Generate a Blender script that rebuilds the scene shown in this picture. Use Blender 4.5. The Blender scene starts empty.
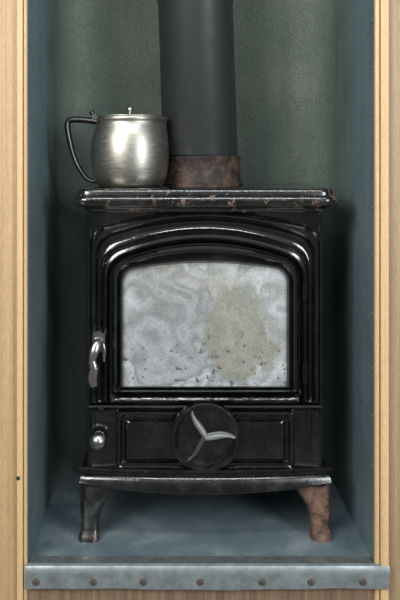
import bpy, bmesh, math
from mathutils import Vector, Matrix
scene = bpy.context.scene
scene.view_settings.view_transform = 'Standard'

# ---------------------------------------------------------------- helpers
D0 = 1.434; F = 797.0; VX, VY = 170.0, 155.0; CX, CZ = -0.063, 0.695
U = D0 / F
def sc(y): return (D0 + y) / F
def ZZ(py, y=0.0): return CZ + (VY - py) * sc(y)
def XX(px, y=0.0): return CX + (px - VX) * sc(y)
def HW(px): return px * U

def finish(me, angle=35):
    bm = bmesh.new(); bm.from_mesh(me)
    bmesh.ops.remove_doubles(bm, verts=bm.verts, dist=1e-6)
    bmesh.ops.recalc_face_normals(bm, faces=bm.faces)
    for f in bm.faces: f.smooth = True
    for e in bm.edges:
        if len(e.link_faces) == 2:
            e.smooth = e.calc_face_angle(0) < math.radians(angle)
    bm.to_mesh(me); bm.free()

def obj_from(name, verts, faces, mat, parent=None, loc=(0,0,0), angle=35, bevel=0, seg=3):
    me = bpy.data.meshes.new(name)
    me.from_pydata([tuple(v) for v in verts], [], faces)
    finish(me, angle)
    ob = bpy.data.objects.new(name, me)
    scene.collection.objects.link(ob)
    if mat: me.materials.append(mat)
    ob.location = loc
    if parent: ob.parent = parent
    if bevel:
        m = ob.modifiers.new("bevel", 'BEVEL'); m.width = bevel; m.segments = seg
        m.limit_method = 'ANGLE'; m.angle_limit = math.radians(30); m.harden_normals = False
    return ob

def empty(name, loc, label, cat):
    e = bpy.data.objects.new(name, None); scene.collection.objects.link(e)
    e.location = loc; e.empty_display_size = 0.05
    e["label"] = label; e["category"] = cat
    return e

def box(name, x0, x1, y0, y1, z0, z1, mat, parent=None, bevel=0.0, seg=3):
    v = [(x0,y0,z0),(x1,y0,z0),(x1,y1,z0),(x0,y1,z0),(x0,y0,z1),(x1,y0,z1),(x1,y1,z1),(x0,y1,z1)]
    f = [(0,1,2,3),(4,5,6,7),(0,1,5,4),(1,2,6,5),(2,3,7,6),(3,0,4,7)]
    return obj_from(name, v, f, mat, parent, bevel=bevel, seg=seg)

def loft(name, loops, mat, parent=None, cap0=True, cap1=True, angle=35, loc=(0,0,0)):
    n = len(loops[0]); verts = [p for l in loops for p in l]; faces = []
    for i in range(len(loops)-1):
        for j in range(n):
            k = (j+1) % n
            faces.append((i*n+j, i*n+k, (i+1)*n+k, (i+1)*n+j))
    if cap0: faces.append(tuple(range(n)))
    if cap1: faces.append(tuple(range((len(loops)-1)*n, len(loops)*n)))
    return obj_from(name, verts, faces, mat, parent, loc, angle)

def arch(hw, c, s, b, r, y, rb=2.0, cx=0.0):
    """closed outline in XZ: arched top (crown c, shoulder s), bottom b, px units at depth y"""
    pts = []
    def crown(x): return c + (s - c) * (x / hw) ** 2
    K = 6
    for i in range(K+1):
        t = i / K
        p0, p1, p2 = (-hw+rb, b), (-hw, b), (-hw, b-rb)
        pts.append(((1-t)**2*p0[0]+2*t*(1-t)*p1[0]+t*t*p2[0], (1-t)**2*p0[1]+2*t*(1-t)*p1[1]+t*t*p2[1]))
    K2 = 10
    left = []
    for i in range(K2+1):
        t = i / K2
        p0, p1, p2 = (-hw, s+r), (-hw, s - (s-c)*0.12), (-hw+r, crown(-hw+r))
        left.append(((1-t)**2*p0[0]+2*t*(1-t)*p1[0]+t*t*p2[0], (1-t)**2*p0[1]+2*t*(1-t)*p1[1]+t*t*p2[1]))
    pts += left
    M = 30
    for i in range(1, M):
        x = -hw + r + (2*hw-2*r) * i / M
        pts.append((x, crown(x)))
    pts += [(-x, yy) for x, yy in reversed(left)]
    for i in range(K+1):
        t = i / K
        p0, p1, p2 = (hw, b-rb), (hw, b), (hw-rb, b)
        pts.append(((1-t)**2*p0[0]+2*t*(1-t)*p1[0]+t*t*p2[0], (1-t)**2*p0[1]+2*t*(1-t)*p1[1]+t*t*p2[1]))
    return [(cx + x*U, y, ZZ(yy, y)) for x, yy in pts]

def slab_loop(hw, y0, y1, z, r, bow=0.0):
    pts = []
    def corner(cx, cy, a0):
        for i in range(9):
            a = a0 + math.pi/2 * i / 8
            pts.append((cx + r*math.cos(a), cy + r*math.sin(a)))
    corner(-hw+r, y0+r, math.pi)
    for i in range(1, 20):
        x = -hw + r + (2*hw-2*r)*i/20
        pts.append((x, y0 - bow*(1-(x/(hw-r))**2)))
    corner(hw-r, y0+r, 1.5*math.pi)
    corner(hw-r, y1-r, 0)
    corner(-hw+r, y1-r, math.pi/2)
    return [(x, y, z) for x, y in pts]

def lathe(name, prof, mat, parent=None, loc=(0,0,0), n=64, axis='Z', angle=35, capped=True):
    loops = []
    for r, h in prof:
        l = []
        for i in range(n):
            a = 2*math.pi*i/n
            if axis == 'Z': l.append((r*math.cos(a), r*math.sin(a), h))
            else: l.append((r*math.cos(a), h, r*math.sin(a)))
        loops.append(l)
    return loft(name, loops, mat, parent, capped, capped, angle, loc)

def tube(name, pts, radii, mat, parent=None, n=16, flat=(1.0,1.0), sub=6, loc=(0,0,0)):
    P = [Vector(p) for p in pts]
    path, rad = [], []
    for i in range(len(P)-1):
        p0 = P[max(i-1,0)]; p1 = P[i]; p2 = P[i+1]; p3 = P[min(i+2,len(P)-1)]
        for k in range(sub):
            t = k/sub
            path.append(0.5*((2*p1)+(-p0+p2)*t+(2*p0-5*p1+4*p2-p3)*t*t+(-p0+3*p1-3*p2+p3)*t**3))
            rad.append(radii[i]*(1-t)+radii[i+1]*t)
    path.append(P[-1]); rad.append(radii[-1])
    loops = []
    for i, p in enumerate(path):
        tan = (path[min(i+1,len(path)-1)] - path[max(i-1,0)]).normalized()
        side = Vector((0,1,0)) if abs(tan.y) < 0.9 else Vector((1,0,0))
        u = (side - tan*side.dot(tan)).normalized(); w = tan.cross(u)
        loops.append([tuple(p + u*math.cos(2*math.pi*j/n)*rad[i]*flat[0] + w*math.sin(2*math.pi*j/n)*rad[i]*flat[1]) for j in range(n)])
    return loft(name, loops, mat, parent, angle=50, loc=loc)

# ---------------------------------------------------------------- materials
def mat_base(name):
    m = bpy.data.materials.new(name); m.use_nodes = True
    nt = m.node_tree; b = nt.nodes["Principled BSDF"]
    return m, nt, b
def N(nt, t, **kw):
    n = nt.nodes.new(t)
    for k, v in kw.items():
        if k in n.inputs: n.inputs[k].default_value = v
        else: setattr(n, k, v)
    return n
def coords(nt, scale=(1,1,1)):
    tc = N(nt, 'ShaderNodeTexCoord'); mp = N(nt, 'ShaderNodeMapping')
    mp.inputs['Scale'].default_value = scale
    nt.links.new(tc.outputs['Object'], mp.inputs['Vector']); return mp.outputs['Vector']
def noise(nt, vec, scale, detail=4, rough=0.55, dist=0.0):
    n = N(nt, 'ShaderNodeTexNoise'); n.inputs['Scale'].default_value = scale
    n.inputs['Detail'].default_value = detail; n.inputs['Roughness'].default_value = rough
    n.inputs['Distortion'].default_value = dist
    nt.links.new(vec, n.inputs['Vector']); return n.outputs['Fac']
def ramp(nt, fac, stops):
    r = N(nt, 'ShaderNodeValToRGB'); e = r.color_ramp.elements
    while len(e) < len(stops): e.new(0.5)
    for i, (p, c) in enumerate(stops):
        e[i].position = p
        e[i].color = (c, c, c, 1) if isinstance(c, (int, float)) else (*c, 1)
    nt.links.new(fac, r.inputs['Fac']); return r.outputs['Color']
def mix(nt, fac, a, b, mode='MIX'):
    m = N(nt, 'ShaderNodeMix'); m.data_type = 'RGBA'; m.blend_type = mode
    if isinstance(fac, (int, float)): m.inputs[0].default_value = fac
    else: nt.links.new(fac, m.inputs[0])
    for s, i in ((a, 6), (b, 7)):
        if isinstance(s, tuple): m.inputs[i].default_value = (*s, 1)
        else: nt.links.new(s, m.inputs[i])
    return m.outputs[2]
def bump(nt, b, h, strength, dist=0.002):
    n = N(nt, 'ShaderNodeBump'); n.inputs['Strength'].default_value = strength
    n.inputs['Distance'].default_value = dist
    nt.links.new(h, n.inputs['Height']); nt.links.new(n.outputs['Normal'], b.inputs['Normal'])

def enamel(name, rustlo=0.74, base=(0.003,0.003,0.003), rough=0.06, bs=0.45, rv=0.10, dust=0.28):
    m, nt, b = mat_base(name); v = coords(nt)
    chips = ramp(nt, noise(nt, v, 48, 6, 0.7), [(rustlo, 0.0), (rustlo+0.02, 1.0)])
    dn = ramp(nt, noise(nt, v, 17, 8, 0.78, 0.4), [(0.48, 0.0), (0.66, dust)])
    tint = mix(nt, dn, base, (0.040,0.037,0.034))
    rustc = ramp(nt, noise(nt, v, 160, 3), [(0.3,(0.04,0.018,0.012)),(0.7,(0.18,0.11,0.08))])
    nt.links.new(mix(nt, chips, tint, rustc), b.inputs['Base Color'])
    rr = ramp(nt, noise(nt, v, 30, 7, 0.75), [(0.45, rough), (0.65, rough+rv)])
    nt.links.new(mix(nt, chips, rr, (0.7,0.7,0.7)), b.inputs['Roughness'])
    b.inputs['Specular IOR Level'].default_value = 0.7
    cw = ramp(nt, dn, [(0.0,0.5),(0.6,0.12)])
    nt.links.new(cw, b.inputs['Coat Weight']); b.inputs['Coat Roughness'].default_value = 0.05
    h = mix(nt, 0.4, noise(nt, v, 20, 3, 0.5), noise(nt, v, 90, 4, 0.65))
    bump(nt, b, h, bs, 0.002)
    return m
M_enamel = enamel("black_enamel", 0.74)
M_enamel_worn = enamel("black_enamel_worn", 0.675, dust=0.4)
M_skirt = enamel("black_enamel_base", 0.67, dust=0.4, rough=0.14, rv=0.22)
M_plate = enamel("chipped_top_enamel", 0.585, rough=0.10, bs=0.7, rv=0.2, dust=0.6)
M_leg_black = enamel("black_leg", 0.60, rough=0.3, dust=0.8)
M_spoke_lit = enamel("worn_lit_spoke", 0.76, base=(0.16,0.165,0.165), rough=0.22)  # worn grey, made paler so the colour carries the sheen of lit spokes
M_spoke_shaded = enamel("shaded_spoke", 0.76, base=(0.04,0.042,0.042), rough=0.2)  # darker copy for the lower spoke, its shade put into the colour

def rust(name, c1=(0.035,0.02,0.014), c2=(0.16,0.09,0.06), sc_=60, lo=0.35, hi=0.65):
    m, nt, b = mat_base(name); v = coords(nt)
    n = noise(nt, v, sc_, 8, 0.7)
    nt.links.new(ramp(nt, n, [(lo, c1), (hi, c2)]), b.inputs['Base Color'])
    b.inputs['Roughness'].default_value = 0.65
    bump(nt, b, n, 0.9, 0.003); return m
M_rust = rust("rusted_iron", (0.010,0.007,0.006), (0.10,0.052,0.036), 32, 0.46, 0.66)
M_rust_leg = rust("rust_brown_leg", (0.035,0.018,0.013), (0.22,0.125,0.085), 35, 0.36, 0.6)

def lining_mat():
    m, nt, b = mat_base("painted_steel_lining"); v = coords(nt)
    sep = N(nt, 'ShaderNodeSeparateXYZ'); nt.links.new(v, sep.inputs[0])
    side = noise(nt, v, 4.5, 6, 0.6)
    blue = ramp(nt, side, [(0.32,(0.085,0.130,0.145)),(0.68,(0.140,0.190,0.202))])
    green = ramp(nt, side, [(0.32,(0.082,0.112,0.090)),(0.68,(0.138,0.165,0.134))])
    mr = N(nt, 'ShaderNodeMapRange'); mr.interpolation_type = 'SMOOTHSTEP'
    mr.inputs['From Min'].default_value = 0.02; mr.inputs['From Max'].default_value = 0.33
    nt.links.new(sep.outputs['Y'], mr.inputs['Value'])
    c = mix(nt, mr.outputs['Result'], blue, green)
    g = ramp(nt, noise(nt, v, 420, 2, 0.6), [(0.3,0.55),(0.7,1.45)])
    c = mix(nt, 1.0, c, g, 'MULTIPLY')
    v2 = coords(nt, (1,1,0.15)); st = ramp(nt, noise(nt, v2, 22, 5, 0.65), [(0.35,0.90),(0.65,1.06)])
    c = mix(nt, 1.0, c, st, 'MULTIPLY')
    nt.links.new(c, b.inputs['Base Color'])
    b.inputs['Roughness'].default_value = 0.6; b.inputs['Specular IOR Level'].default_value = 0.3
    bump(nt, b, noise(nt, v, 300, 2), 0.12, 0.0006)
    return m
M_lining = lining_mat()

def floor_mat():
    m, nt, b = mat_base("worn_blue_hearth_paint"); v = coords(nt)
    c = ramp(nt, noise(nt, v, 9, 7, 0.6, 0.5), [(0.32,(0.090,0.128,0.148)),(0.52,(0.130,0.175,0.192)),(0.70,(0.215,0.255,0.268))])
    g = ramp(nt, noise(nt, v, 350, 2, 0.6), [(0.3,0.62),(0.7,1.38)])
    d = ramp(nt, noise(nt, v, 55, 6, 0.7), [(0.32,0.35),(0.39,1.0)])
    c = mix(nt, 1.0, c, g, 'MULTIPLY'); c = mix(nt, 0.7, c, d, 'MULTIPLY')
    nt.links.new(c, b.inputs['Base Color'])
    nt.links.new(ramp(nt, noise(nt, v, 25, 5), [(0.3,0.25),(0.7,0.45)]), b.inputs['Roughness'])
    bump(nt, b, noise(nt, v, 40, 4), 0.12, 0.001); return m
M_floor = floor_mat()

def wood(name, ca, cb, cc, sx=1.0):
    m, nt, b = mat_base(name); v = coords(nt, (90*sx, 90*sx, 1.0))
    n = noise(nt, v, 2.0, 5, 0.55, 0.3)
    c = ramp(nt, n, [(0.25, ca), (0.5, cb), (0.75, cc)])
    v2 = coords(nt, (500, 500, 60)); g = ramp(nt, noise(nt, v2, 1.5, 3), [(0.3,0.84),(0.7,1.12)])
    nt.links.new(mix(nt, 1.0, c, g, 'MULTIPLY'), b.inputs['Base Color'])
    b.inputs['Roughness'].default_value = 0.5
    bump(nt, b, n, 0.12, 0.001); return m
M_wood_panel = wood("pine_panel", (0.36,0.225,0.105), (0.43,0.285,0.145), (0.49,0.335,0.18), 0.8)
M_wood_strip = wood("pine_moulding", (0.50,0.325,0.155), (0.58,0.395,0.205), (0.64,0.455,0.255))
M_wood_right = wood("weathered_pine_panel", (0.23,0.155,0.088), (0.32,0.225,0.13), (0.39,0.285,0.17), 0.8)
M_wood_dark = wood("aged_brown_panel", (0.13,0.08,0.05), (0.20,0.13,0.085), (0.28,0.20,0.13))

def metal(name, col, rough, var=0.15, bs=0.1, scale=(1,1,1), metallic=1.0, ns=40):
    m, nt, b = mat_base(name); v = coords(nt, scale)
    n = noise(nt, v, ns, 6, 0.65)
    lo = tuple(c*(1-var*1.6) for c in col); hi = tuple(min(1, c*(1+var)) for c in col)
    nt.links.new(ramp(nt, n, [(0.3, lo), (0.7, hi)]), b.inputs['Base Color'])
    b.inputs['Metallic'].default_value = metallic
    nt.links.new(ramp(nt, n, [(0.3, rough*1.3), (0.7, rough*0.8)]), b.inputs['Roughness'])
    bump(nt, b, n, bs, 0.001); return m
M_steel = metal("brushed_stainless", (0.42,0.40,0.355), 0.38, 0.04, 0.02, (1,1,8))
M_steel_dark = metal("dull_stainless", (0.13,0.13,0.13), 0.35, 0.15)
M_chrome = metal("worn_chrome", (0.50,0.48,0.46), 0.25, 0.4, 0.5)
M_galv = metal("galvanised_strip", (0.36,0.41,0.43), 0.38, 0.30, 0.12, metallic=0.7, ns=35)
M_screw = rust("rusty_screw", (0.03,0.022,0.018), (0.15,0.12,0.10), 300)
M_nail = rust("dark_nail", (0.02,0.015,0.012), (0.07,0.05,0.04), 300)
M_rivet = rust("dull_rivet", (0.05,0.045,0.035), (0.22,0.20,0.16), 300)
M_pipe = metal("matt_black_flue", (0.040,0.044,0.045), 0.42, 0.15, 0.1, metallic=0.35)
M_dark, _, bb = mat_base("soot_black"); bb.inputs['Base Color'].default_value = (0.004,0.004,0.004,1)

def glass_mat():
    m, nt, b = mat_base("sooty_stove_glass"); v = coords(nt)
    wn = N(nt, 'ShaderNodeTexNoise'); wn.inputs['Scale'].default_value = 5.0; wn.inputs['Detail'].default_value = 2
    nt.links.new(v, wn.inputs['Vector'])
    sub = N(nt, 'ShaderNodeVectorMath', operation='SUBTRACT'); nt.links.new(wn.outputs['Color'], sub.inputs[0]); sub.inputs[1].default_value = (0.5,0.5,0.5)
    mul = N(nt, 'ShaderNodeVectorMath', operation='SCALE'); nt.links.new(sub.outputs[0], mul.inputs[0]); mul.inputs['Scale'].default_value = 0.42
    add = N(nt, 'ShaderNodeVectorMath', operation='ADD'); nt.links.new(v, add.inputs[0]); nt.links.new(mul.outputs[0], add.inputs[1])
    n1 = noise(nt, add.outputs[0], 6.5, 3.5, 0.48)
    c = ramp(nt, n1, [(0.32,(0.13,0.145,0.145)),(0.41,(0.31,0.33,0.34)),(0.47,(0.19,0.205,0.205)),(0.54,(0.40,0.42,0.43)),(0.60,(0.25,0.265,0.26)),(0.68,(0.48,0.495,0.50))])
    sep = N(nt, 'ShaderNodeSeparateXYZ'); nt.links.new(v, sep.inputs[0])
    def patch(cx, cz, rx, rz, lo, hi):
        vm = N(nt, 'ShaderNodeVectorMath', operation='SUBTRACT'); nt.links.new(v, vm.inputs[0]); vm.inputs[1].default_value = (cx, 0, cz)
        vs = N(nt, 'ShaderNodeVectorMath', operation='MULTIPLY'); nt.links.new(vm.outputs[0], vs.inputs[0]); vs.inputs[1].default_value = (0.5/rx, 0, 0.5/rz)
        ln = N(nt, 'ShaderNodeVectorMath', operation='LENGTH'); nt.links.new(vs.outputs[0], ln.inputs[0])
        nn = N(nt, 'ShaderNodeMath', operation='MULTIPLY_ADD'); nt.links.new(noise(nt, v, 14, 4, 0.5, 0.5), nn.inputs[0]); nn.inputs[1].default_value = 0.9; nn.inputs[2].default_value = -0.45
        ad = N(nt, 'ShaderNodeMath', operation='ADD'); nt.links.new(ln.outputs['Value'], ad.inputs[0]); nt.links.new(nn.outputs[0], ad.inputs[1])
        return ramp(nt, ad.outputs[0], [(lo,1.0),(hi,0.0)])
    p1 = patch(XX(240), ZZ(335), 0.065, 0.080, 0.42, 0.54)
    p2 = patch(XX(185), ZZ(280), 0.10, 0.035, 0.30, 0.70)
    c = mix(nt, mix(nt, 0.80, (0,0,0), p1), c, (0.215,0.208,0.165))
    c = mix(nt, mix(nt, 0.40, (0,0,0), p2), c, (0.24,0.23,0.185))
    n3 = ramp(nt, noise(nt, v, 95, 3, 0.6), [(0.35,0.22),(0.40,1.0)])
    low = ramp(nt, sep.outputs['Z'], [(0.33,0.9),(0.40,0.10)])
    c = mix(nt, low, c, mix(nt, 1.0, c, n3, 'MULTIPLY'))
    n4 = ramp(nt, noise(nt, v, 45, 5, 0.65, 1.0), [(0.35,0.88),(0.65,1.10)])
    c = mix(nt, 1.0, c, n4, 'MULTIPLY')
    n5 = ramp(nt, noise(nt, v, 300, 2, 0.6), [(0.3,0.83),(0.7,1.17)])
    c = mix(nt, 1.0, c, n5, 'MULTIPLY')
    nt.links.new(c, b.inputs['Base Color'])
    b.inputs['Roughness'].default_value = 0.5
    b.inputs['Coat Weight'].default_value = 0.12; b.inputs['Coat Roughness'].default_value = 0.15
    bump(nt, b, n1, 0.1, 0.002); return m
M_glass = glass_mat()

# ---------------------------------------------------------------- alcove
XL, XR = -0.3035, 0.284
YF, YB = -0.084, 0.321
ZT = 1.45
RL, RR = 0.07, 0.09
def struct(o, label=None):
    o["kind"] = "structure"
    if label: o["label"] = label
    return o
struct(box("wall_back", XL+RL, XR-RR, YB, YB+0.012, 0.0, ZT, M_lining), "green painted steel back of the stove alcove")
def side_wall(name, x, sx, R):
    T = 0.012
    inner = [(x, YF)] + [(x, YF + (YB-R-YF)*i/6) for i in range(1,6)]
    outer = [(x-sx*T, YF)] + [(x-sx*T, YF + (YB-R-YF)*i/6) for i in range(1,6)]
    for i in range(17):
        a = math.pi/2*i/16
        inner.append((x + sx*(R - R*math.cos(a)), YB-R + R*math.sin(a)))
        outer.append((x + sx*(R - (R+T)*math.cos(a)), YB-R + (R+T)*math.sin(a)))
    loop = inner + outer[::-1]
    return loft(name, [[(a,b,0.0) for a,b in loop], [(a,b,ZT) for a,b in loop]], M_lining)
wl = struct(side_wall("wall_left", XL, 1, RL), "teal painted steel side lining with small nails")
wr = struct(side_wall("wall_right", XR, -1, RR), "teal painted steel side lining with small nails")
struct(box("floor", XL-0.012, XR+0.012, YF-0.002, YB+0.012, -0.02, 0.0, M_floor), "worn blue-grey painted hearth floor")
struct(box("ceiling", XL-0.03, XR+0.03, YF, YB+0.02, ZT, ZT+0.02, M_lining), "teal painted alcove top")
struct(box("wall_front_left", -0.80, XL-0.012, YF-0.002, YF+0.016, -0.45, ZT+0.25, M_wood_panel), "light pine panelling beside the alcove")
struct(box("wall_front_right", XR+0.012, 0.80, YF-0.002, YF+0.016, -0.45, ZT+0.25, M_wood_right), "weathered pine panelling beside the alcove")
struct(box("wall_front_lower", XL-0.012, XR+0.012, YF-0.002, YF+0.016, -0.45, -0.02, M_wood_dark), "aged brown wooden panel under the hearth")
def trim(name, xo, xi):
    d = xi - xo; yb = YF-0.0022
    prof = [(xo, yb), (xo, YF-0.010), (xo+d*0.06, YF-0.013), (xo+d*0.52, YF-0.013), (xo+d*0.60, YF-0.012), (xo+d*0.62, YF-0.0055), (xo+d*0.69, YF-0.0055),
            (xo+d*0.71, YF-0.009), (xo+d*0.85, YF-0.0095), (xo+d*0.96, YF-0.008), (xi, YF-0.005), (xi, yb)]
    return loft(name, [[(a,b,-0.45) for a,b in prof], [(a,b,ZT) for a,b in prof]], M_wood_strip)
t1 = struct(trim("trim_1", XX(17,YF-0.01), XL), "pale pine moulding strip with nail heads")
t2 = struct(trim("trim_2", XX(389,YF-0.01), XR-0.002), "pale pine moulding strip")

def nail(parent, loc, axis, r=0.0036, mat=M_rivet, name="nail"):
    o = lathe(name, [(0.0002,-0.0024),(r*0.6,-0.0020),(r,-0.0006),(r,0.0008)] , mat, parent, loc, n=14, axis='Y')
    if axis == 'X+': o.rotation_euler = (0,0,math.radians(90))
    if axis == 'X-': o.rotation_euler = (0,0,math.radians(-90))
    return o
for i, py in enumerate((25, 72, 118, 165, 212, 260, 318, 372, 420, 470, 520)):
    nail(wl, (XL, YF+0.020, ZZ(py, YF+0.02)), 'X+')
    nail(wr, (XR, YF+0.014, ZZ(py-4, YF+0.014)), 'X-')
nail(t1, (XX(19.5,YF), YF-0.013, ZZ(475,YF)), 'Y', 0.0035, M_nail)

# ---------------------------------------------------------------- edging strip
ys = YF-0.016
strip = empty("edging_strip", ((XL+XR)/2, ys, 0.0), "dull galvanised metal strip screwed along the hearth edge", "metal strip")
def strip_mesh():
    prof = [(ys+0.045,0.0012),(ys+0.02,0.004),(ys+0.008,0.0075),(ys+0.003,0.0055),(ys,0.0),(ys,-0.010),(ys,-0.022),(ys,-0.032),(ys+0.0025,-0.033),
            (ys+0.0035,-0.02),(ys+0.0035,0.0),(ys+0.01,0.0035),(ys+0.02,0.0015),(ys+0.045,0.0002)]
    n = 40; loops = []
    x0, x1 = XX(25,ys), XX(390,ys)
    for i in range(n+1):
        t = i/n; x = x0+(x1-x0)*t
        w = 0.0012*math.sin(t*9)+0.0006*math.sin(t*31)
        l = []
        for k,(y,z) in enumerate(prof):
            yy, xx = y, x
            if z < -0.015:
                if t > 0.98: xx = x-0.002
                z2 = z + w
            else: z2 = z
            if y > ys+0.0155: xx = min(max(xx, XL+0.001), XR-0.003)
            l.append((xx-(XL+XR)/2, yy-ys, z2))
        loops.append(l)
    return loft("strip_plate", loops, M_galv, strip)
strip_mesh()
for px in (36, 93, 143, 200, 262, 311, 363):
    s = lathe("screw", [(0.0004,-0.0008),(0.0012,-0.0009),(0.0014,-0.0026),(0.0044,-0.0024),(0.0062,-0.0004),(0.0064,0.0005)], M_screw, strip,
          (XX(px,ys)-(XL+XR)/2, 0, ZZ(582,ys)), n=20, axis='Y')
    s["label"] = "rusty round screw head"

# ---------------------------------------------------------------- stove
stove = empty("wood_burning_stove", (0,0,0), "small black enamelled cast-iron wood stove with sooty glass door", "stove")
S = stove
body = loft("body", [
    arch(118.5,205,205,472,2,0.255),
    arch(118.5,205,205,472,2,0.014),
    arch(118,205.5,205.5,471.5,2,0.008),
    arch(117,206,206,471,2,0.002),
    arch(115.5,207,207,470,3,-0.002),
    arch(114.5,209,212,468,3,-0.003),
    arch(114.2,210,222,404,20,0.001),
    arch(114,211,228,404,20,0.002),
    arch(113.2,213,232,404,20,-0.005),
    arch(111.5,215,235,403,20,-0.009),
    arch(109.5,217.5,238,403,20,-0.006),
    arch(108.3,219.5,240.5,403,20,0.003),
    arch(107,221.5,243,402,20,0.0060),
    arch(105.3,224.5,246.5,402,20,0.0068),
    arch(103.6,228,250.5,402,20,0.0055),
    arch(102.2,230.5,253.5,402,20,0.0015),
    arch(101,232.5,256,402,20,-0.005),
    arch(99.8,234.5,257.8,402,20,-0.0105),
    arch(98.3,237.5,259.6,402,20,-0.012),
    arch(96.8,240.5,262,402,19,-0.008),
    arch(95.5,243,264,402,18,0.006),
], M_enamel, S)
zt = 0.6345
top = loft("top_plate", [
    slab_loop(HW(112), 0.004, 0.255, ZZ(213), 0.012),
    slab_loop(HW(118), -0.006, 0.258, ZZ(212.5), 0.014),
    slab_loop(HW(119.5), -0.009, 0.260, ZZ(211.5,-.01), 0.016),
    slab_loop(HW(120.5), -0.011, 0.262, ZZ(209.5,-.01), 0.018),
    slab_loop(HW(123), -0.014, 0.264, ZZ(208,-.015), 0.020),
    slab_loop(HW(127), -0.019, 0.268, ZZ(207,-.02), 0.024),
    slab_loop(HW(131), -0.0235, 0.273, ZZ(205.8,-.02), 0.028),
    slab_loop(HW(132.8), -0.0255, 0.274, ZZ(203.5,-.02), 0.029),
    slab_loop(HW(133.3), -0.0265, 0.274, ZZ(200.8,-.02), 0.029),
    slab_loop(HW(132.6), -0.0255, 0.273, ZZ(198.2,-.02), 0.028),
    slab_loop(HW(130.5), -0.0225, 0.271, ZZ(196.2,-.02), 0.027),
    slab_loop(HW(128.6), -0.0200, 0.269, ZZ(195.3,-.02), 0.025),
    slab_loop(HW(128.2), -0.0195, 0.268, ZZ(192.3,-.02), 0.024),
    slab_loop(HW(127.4), -0.0180, 0.267, zt-0.0012, 0.023),
    slab_loop(HW(126), -0.016, 0.265, zt, 0.021),
], M_plate, S, angle=50)

door = loft("door", [
    arch(93,245,264,394,15,0.007),
    arch(93,245,264,394,15,-0.008),
    arch(92,246,265,393,15,-0.013),
    arch(90,248.5,266,392,15,-0.016),
    arch(88,251,267,390.5,15,-0.013),
    arch(87,253,268,389.5,15,-0.007),
    arch(86,256,268,389,15,-0.005),
    arch(84.5,258,269,388,15,-0.010),
    arch(83,260.5,270,387,15,-0.010),
    arch(81.5,262.5,271,386,14,-0.004),
    arch(81.5,262.5,271,386,14,0.004),
    arch(93,245,264,394,15,0.007),
], M_enamel, S, cap0=False, cap1=False)
glass = loft("glass_pane", [arch(81.8,262.2,270.7,386.3,14,0.002), arch(81.8,262.2,270.7,386.3,14,-0.001)], M_glass, door)
glass["label"] = "grey smoke-stained glass window"

hx = lambda px, y=-0.03: XX(px, y)
h = tube("door_handle", [(hx(100),-0.014,ZZ(340,-.02)),(hx(97),-0.026,ZZ(344,-.03)),(hx(94.5),-0.031,ZZ(351,-.03)),(hx(92.5),-0.033,ZZ(360,-.03)),(hx(94),-0.033,ZZ(369,-.03)),(hx(92.6),-0.032,ZZ(378,-.03)),(hx(93.8),-0.031,ZZ(386,-.03))],
     [0.006,0.0080,0.0085,0.0066,0.0080,0.0090,0.0075], M_chrome, door, flat=(0.7,1.0))
h["label"] = "worn chrome lever handle"
loft("handle_bracket", [[(hx(px_,-.02), y, ZZ(pz,-.02)) for px_,pz in ((93,333),(100,331.5),(104.5,335),(105,348),(101,352),(96,349),(92,342))] for y in (0.004,-0.014,-0.017)], M_chrome, door)
lathe("handle_pin", [(0.0003,-0.010),(0.0035,-0.0095),(0.0055,-0.006),(0.006,0.0),(0.006,0.006)], M_chrome, door, (hx(97.5,-.01),-0.017,ZZ(340,-.014)), n=24, axis='Y')
tube("latch_arm", [(hx(103,-.01),-0.014,ZZ(344,-.02)),(hx(104.5,-.01),-0.015,ZZ(352,-.02)),(hx(104,-.01),-0.014,ZZ(362,-.02))],[0.005,0.0045,0.003], M_chrome, door)
for py in (290, 372):
    tube("hinge", [(HW(99),-0.006,ZZ(py-9)),(HW(99),-0.006,ZZ(py+9))],[0.0055,0.0055], M_enamel, S)

def front_bar(name, hw0, hw1, prof, mat, parent):
    l0 = [(-hw0*U, y, ZZ(py,y)) for y,py in prof]; l1 = [(hw1*U, y, ZZ(py,y)) for y,py in prof]
    return loft(name, [l0,l1], mat, parent)
front_bar("door_ledge", 89, 92, [(0.01,396),(-0.012,396),(-0.019,398),(-0.021,400),(-0.019,402),(-0.010,404),(0.01,404)], M_enamel_worn, S)
front_bar("cross_moulding", 116, 116, [(0.012,404),(-0.004,404),(-0.009,405.5),(-0.010,407.5),(-0.006,410),(0.012,410)], M_enamel_worn, S)

ash = loft("ash_door", [
    arch(89,411,411,470,3,0.01), arch(89,411,411,470,3,-0.006), arch(88.3,411.6,411.6,469.4,3,-0.010), arch(87,412.8,412.8,468.3,3,-0.0125), arch(85.5,414,414,467.3,3,-0.0130),
    arch(84.2,415.2,415.2,466.2,3,-0.0115), arch(83.2,416.4,416.4,465.2,3,-0.007), arch(82.4,417.4,417.4,464.4,3,-0.003), arch(80.5,419,419,463,3,-0.003),
    arch(79,420.4,420.4,461.6,3,-0.006), arch(77,422,422,460,3,-0.0085), arch(75,424,424,458,3,-0.009)],
    M_enamel, S, cap1=True)
ay = -0.012
wheel = lathe("air_wheel", [(0.034,0.008),(0.0612,0.008),(0.0622,-0.008),(0.0615,-0.0120),(0.0600,-0.0140),(0.0575,-0.0148),(0.0545,-0.0142),(0.0528,-0.0118),(0.0518,-0.007),(0.049,-0.004),(0.034,-0.0025),(0.012,-0.004),(0.0005,-0.004)],
      M_skirt, S, (XX(205.5,ay-.01), ay, ZZ(437.5,ay-.01)), n=80, axis='Y')
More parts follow.
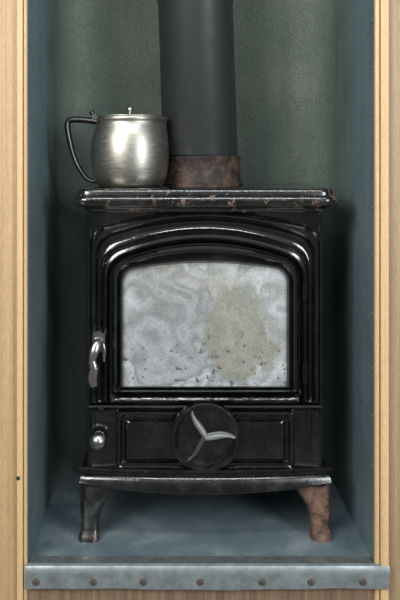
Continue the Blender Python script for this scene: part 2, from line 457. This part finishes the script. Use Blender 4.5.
def spoke(ang, wk, mat, bend=6):
    rings = []
    for t in [i/14 for i in range(15)]:
        r = 0.0525*t
        a = math.radians(ang + bend*math.sin(math.pi*t))
        d = Vector((math.cos(a),0,math.sin(a))); p = Vector((-math.sin(a),0,math.cos(a)))
        c = d*r
        w = (0.0032 + 0.0030*max(0,math.sin(math.pi*min(1,t*0.9+0.25))))*wk
        H = 0.015 - 0.004*t
        ring = []
        for k in range(9):
            b_ = math.pi*k/8
            ring.append(tuple(c - p*w*(math.cos(b_)+0.25*math.sin(b_)) + Vector((0, -0.003 - (H-0.003)*max(0.0,math.sin(b_))**0.8, 0))))
        rings.append(ring)
    return loft("wheel_spoke", rings, mat, wheel, angle=60)
spoke(118, 1.0, M_spoke_lit); spoke(-1, 1.0, M_spoke_lit, 7); spoke(234, 0.9, M_spoke_shaded)

lathe("air_knob", [(0.0004,-0.034),(0.006,-0.033),(0.0125,-0.029),(0.0160,-0.022),(0.0150,-0.014),(0.010,-0.009),(0.006,-0.006),(0.006,0.0),(0.011,0.001),(0.011,0.008)], M_chrome, S, (XX(98,-.02),-0.002,ZZ(441,-.02)), n=36, axis='Y', angle=60)["label"] = "round chrome draught knob"
for sx in (-1, 1):
    cx = sx*HW(104 if sx>0 else 112)
    tube("corner_bead", [(cx,0.004,ZZ(413)),(cx,0.004,ZZ(464))],[0.0065,0.0065], M_enamel, S)

def skirt():
    def pyb(q): return 488 + 7.0*(1-abs(q)**2.2)
    K = 48; outer = []
    for i in range(K+1):
        q = -1+2*i/K
        bow = 0.016*(1-q*q)
        zb = ZZ(pyb(q), -.03); zm = ZZ(480,-.03)
        def pt(hw, y, z): return (q*HW(hw), y-bow, z)
        outer.append([
            (q*HW(114), 0.03, ZZ(466)), pt(114,0.004,ZZ(466)), pt(119,-0.006,ZZ(466.8)), pt(123.5,-0.012,ZZ(468.2,-.02)), pt(125.5,-0.0145,ZZ(470.5,-.03)),
            pt(125.5,-0.0145,ZZ(473,-.03)), pt(123,-0.010,ZZ(475,-.03)), pt(121.5,-0.006,ZZ(476.5,-.03)), pt(121.5,-0.006,ZZ(478.5,-.03)),
            pt(122.8,-0.010,zm), pt(124,-0.0125,zm*0.75+zb*0.25), pt(124.5,-0.0135,zm*0.45+zb*0.55), pt(124.9,-0.0142,zm*0.25+zb*0.75), pt(125,-0.0146,zb+0.003), pt(124.8,-0.0142,zb+0.0012), pt(124.2,-0.012,zb),
            (q*HW(122), 0.03, zb+0.004)])
    return loft("base_skirt", outer, M_skirt, S, angle=50)
skirt()
loft("base_plate", [slab_loop(HW(118),0.006,0.254,ZZ(466.5),0.012), slab_loop(HW(124),0.0,0.262,ZZ(470),0.02), slab_loop(HW(124),0.0,0.262,ZZ(474),0.02),
                    slab_loop(HW(121),0.004,0.258,ZZ(477),0.02), slab_loop(HW(125),0.0,0.262,ZZ(482),0.02), slab_loop(HW(125),0.0,0.262,ZZ(487),0.02)], M_enamel, S, angle=50)

def leg(sx, front, mat):
    rings = []
    o = 1.5 if sx > 0 else 0.5
    spec = [(484,105.5,19,0.034,0.032),(489,106.5,18.5,0.031,0.031),(495,108.5,16.5,0.026,0.028),(501,111,14.2,0.022,0.024),(508,113.2,12,0.019,0.020),
        (517,114.6,10.2,0.018,0.017),(526,115,9.3,0.018,0.015),(532,115.2,9.4,0.017,0.016),(536,115.6,10.4,0.015,0.018),(539,116,11,0.014,0.019),(541,116,10.6,0.014,0.019)]
    for py,cx,hw,yc,hd in spec:
        z = 0.0 if py == 541 else (541-py)*U
        y0 = yc if front else 0.262-yc
        l = []
        for k in range(24):
            a = 2*math.pi*k/24; ca, sa = math.cos(a), math.sin(a)
            ex = 0.6
            l.append((sx*((cx+o)*U) + hw*U*math.copysign(abs(ca)**ex,ca), y0 + hd*math.copysign(abs(sa)**ex,sa), z))
        rings.append(l)
    return loft("leg", rings, mat, S, angle=60)
leg(-1,True,M_leg_black)
r = leg(1,True,M_rust_leg); r["label"] = "rust-brown splayed leg"
leg(-1,False,M_leg_black); leg(1,False,M_leg_black)

py_ = 0.15; pxc = XX(203,py_)
col = lathe("flue_collar", [(0.0795,zt-0.0005),(0.0795,zt+0.005),(0.077,zt+0.0075),(0.0745,zt+0.013),(0.0735,zt+0.05),(0.0750,zt+0.053),(0.0750,zt+0.058),(0.0725,zt+0.060),(0.066,zt+0.060)],
      M_rust, S, (pxc,py_,0), n=80); col["label"] = "rusty cast-iron flue collar"

pipe = empty("flue_pipe", (pxc,py_,zt), "matt dark grey round stovepipe rising from the stove", "stovepipe")
lean = (XX(196.5,py_)-XX(201.5,py_))/((155)*sc(py_))
R = 0.0742
loops = []
for hgt, rr in [(0.0602,0.070),(0.0605,R-0.001),(0.0620,R),(0.36,R),(0.363,R+0.0016),(0.370,R+0.0016),(0.373,R),(0.58,R),(ZT-zt-0.002,R)]:
    cxo = lean*hgt - 0.0035
    loops.append([(cxo+rr*math.cos(2*math.pi*i/96), rr*math.sin(2*math.pi*i/96), hgt) for i in range(96)])
loft("pipe_tube", loops, M_pipe, pipe)

# ---------------------------------------------------------------- jug
jy = 0.085; s = sc(jy); jx = XX(130,jy)
jug = empty("coffee_jug", (jx,jy,zt), "lidded stainless steel jug with loop handle on the stove top", "jug")
def jz(py): return (187.5-py)*s
prof = [(0.5,187.3),(28,187.4),(31.5,186.4),(34.0,183.4),(36.8,176),(38.3,166),(38.8,156),(38.4,146),(37.4,138),(35.6,131.5),(34.0,127),(33.2,124),(33.2,122.5),(33.9,121.2),(34.0,119),(33.5,118.2),(32.7,118.6)]
loops = []
n = 96
for rpx, py in prof:
    l = []
    for i in range(n):
        a = 2*math.pi*i/n; rr = rpx
        dd = math.atan2(math.sin(a), math.cos(a)); up = max(0.0, min(1.0, (140-py)/20))
        rr += 3.8*up*math.exp(-(dd/0.24)**2)
        l.append((rr*s*math.cos(a), rr*s*math.sin(a), jz(py)))
    loops.append(l)
loft("jug_body", loops, M_steel, jug, angle=60)
lathe("lid", [(32.6*s,jz(119.2)),(33.7*s,jz(117.8)),(33.5*s,jz(117)),(31*s,jz(116.5)),(22*s,jz(116)),(10*s,jz(115.7)),(0.4*s,jz(115.6))], M_steel, jug, n=72, angle=60)
lathe("lid_knob", [(1.8*s,jz(115.8)),(1.8*s,jz(112.4)),(3.0*s,jz(110.8)),(3.0*s,jz(108.8)),(2.0*s,jz(108)),(0.2*s,jz(107.8))], M_chrome, jug, n=28, angle=60)
def jp(px,py,y=0): return ((px-130)*s, y, jz(py))
hd = tube("handle", [jp(98,122.5),(jp(88,121)),(jp(77,120.3)),(jp(69.5,121.3)),(jp(67.5,127)),(jp(70,142)),(jp(74,157)),(jp(80,170)),(jp(88,180)),(jp(98,182))],
     [0.0065,0.0065,0.0063,0.0063,0.0063,0.006,0.0055,0.005,0.0048,0.004], M_steel_dark, jug, flat=(1.8,0.95)); hd["label"] = "darker steel strap handle"
tube("lid_hinge", [(jp(95,118)[0],-0.012,jz(118)),(jp(95,118)[0],0.012,jz(118))],[0.005,0.005], M_steel_dark, jug)
tube("thumb_lift", [jp(97,118),jp(93,115),jp(91,112)],[0.003,0.0035,0.006], M_steel_dark, jug)

# ---------------------------------------------------------------- light
def area(name, loc, target, size, size_y, power, col=(1,1,1)):
    L = bpy.data.lights.new(name, 'AREA'); L.shape = 'RECTANGLE'; L.size = size; L.size_y = size_y
    L.energy = power; L.color = col
    o = bpy.data.objects.new(name, L); scene.collection.objects.link(o); o.location = loc
    o.rotation_euler = (Vector(target)-Vector(loc)).to_track_quat('-Z','Y').to_euler()
    return o
area("window_light", (-1.15,-1.7,1.4), (0.05,0.1,0.35), 0.9, 0.8, 38, (1.0,0.99,0.96))
area("right_reflection_light", (1.3,-1.8,0.9), (0,0.1,0.35), 0.6, 1.1, 27, (0.93,0.98,1.0))  # added fill from the right, for reflections in the enamel; no known window
area("top_streak_light", (0.1,-1.1,1.85), (0,0.1,0.3), 1.1, 0.15, 13, (0.95,0.98,1.0))  # added overhead strip that draws highlight streaks on the mouldings, no known lamp
# surroundings: dim room, paler towards the ceiling
w = bpy.data.worlds.new("world"); scene.world = w; w.use_nodes = True
nt = w.node_tree; bg = nt.nodes["Background"]
tc = N(nt, 'ShaderNodeTexCoord'); sp = N(nt, 'ShaderNodeSeparateXYZ'); nt.links.new(tc.outputs['Generated'], sp.inputs[0])
mrr = N(nt, 'ShaderNodeMapRange'); mrr.inputs['From Min'].default_value = -1; mrr.inputs['From Max'].default_value = 1
nt.links.new(sp.outputs['Z'], mrr.inputs['Value'])
rc = ramp(nt, mrr.outputs['Result'], [(0.0,(0.34,0.31,0.27)),(0.40,(0.12,0.12,0.12)),(0.54,(0.22,0.23,0.24)),(0.66,(0.55,0.58,0.61)),(1.0,(0.42,0.44,0.46))])
nt.links.new(rc, bg.inputs[0]); bg.inputs[1].default_value = 0.9

# ---------------------------------------------------------------- camera
cd = bpy.data.cameras.new("camera"); cam = bpy.data.objects.new("camera", cd)
scene.collection.objects.link(cam)
cam.location = (CX, -D0, CZ); cam.rotation_euler = (math.radians(90),0,0)
cd.sensor_fit = 'VERTICAL'; cd.sensor_height = 36; cd.lens = F/600*36
cd.shift_x = (200-VX)/600; cd.shift_y = (VY-300)/600
cd.clip_start = 0.05
scene.camera = cam
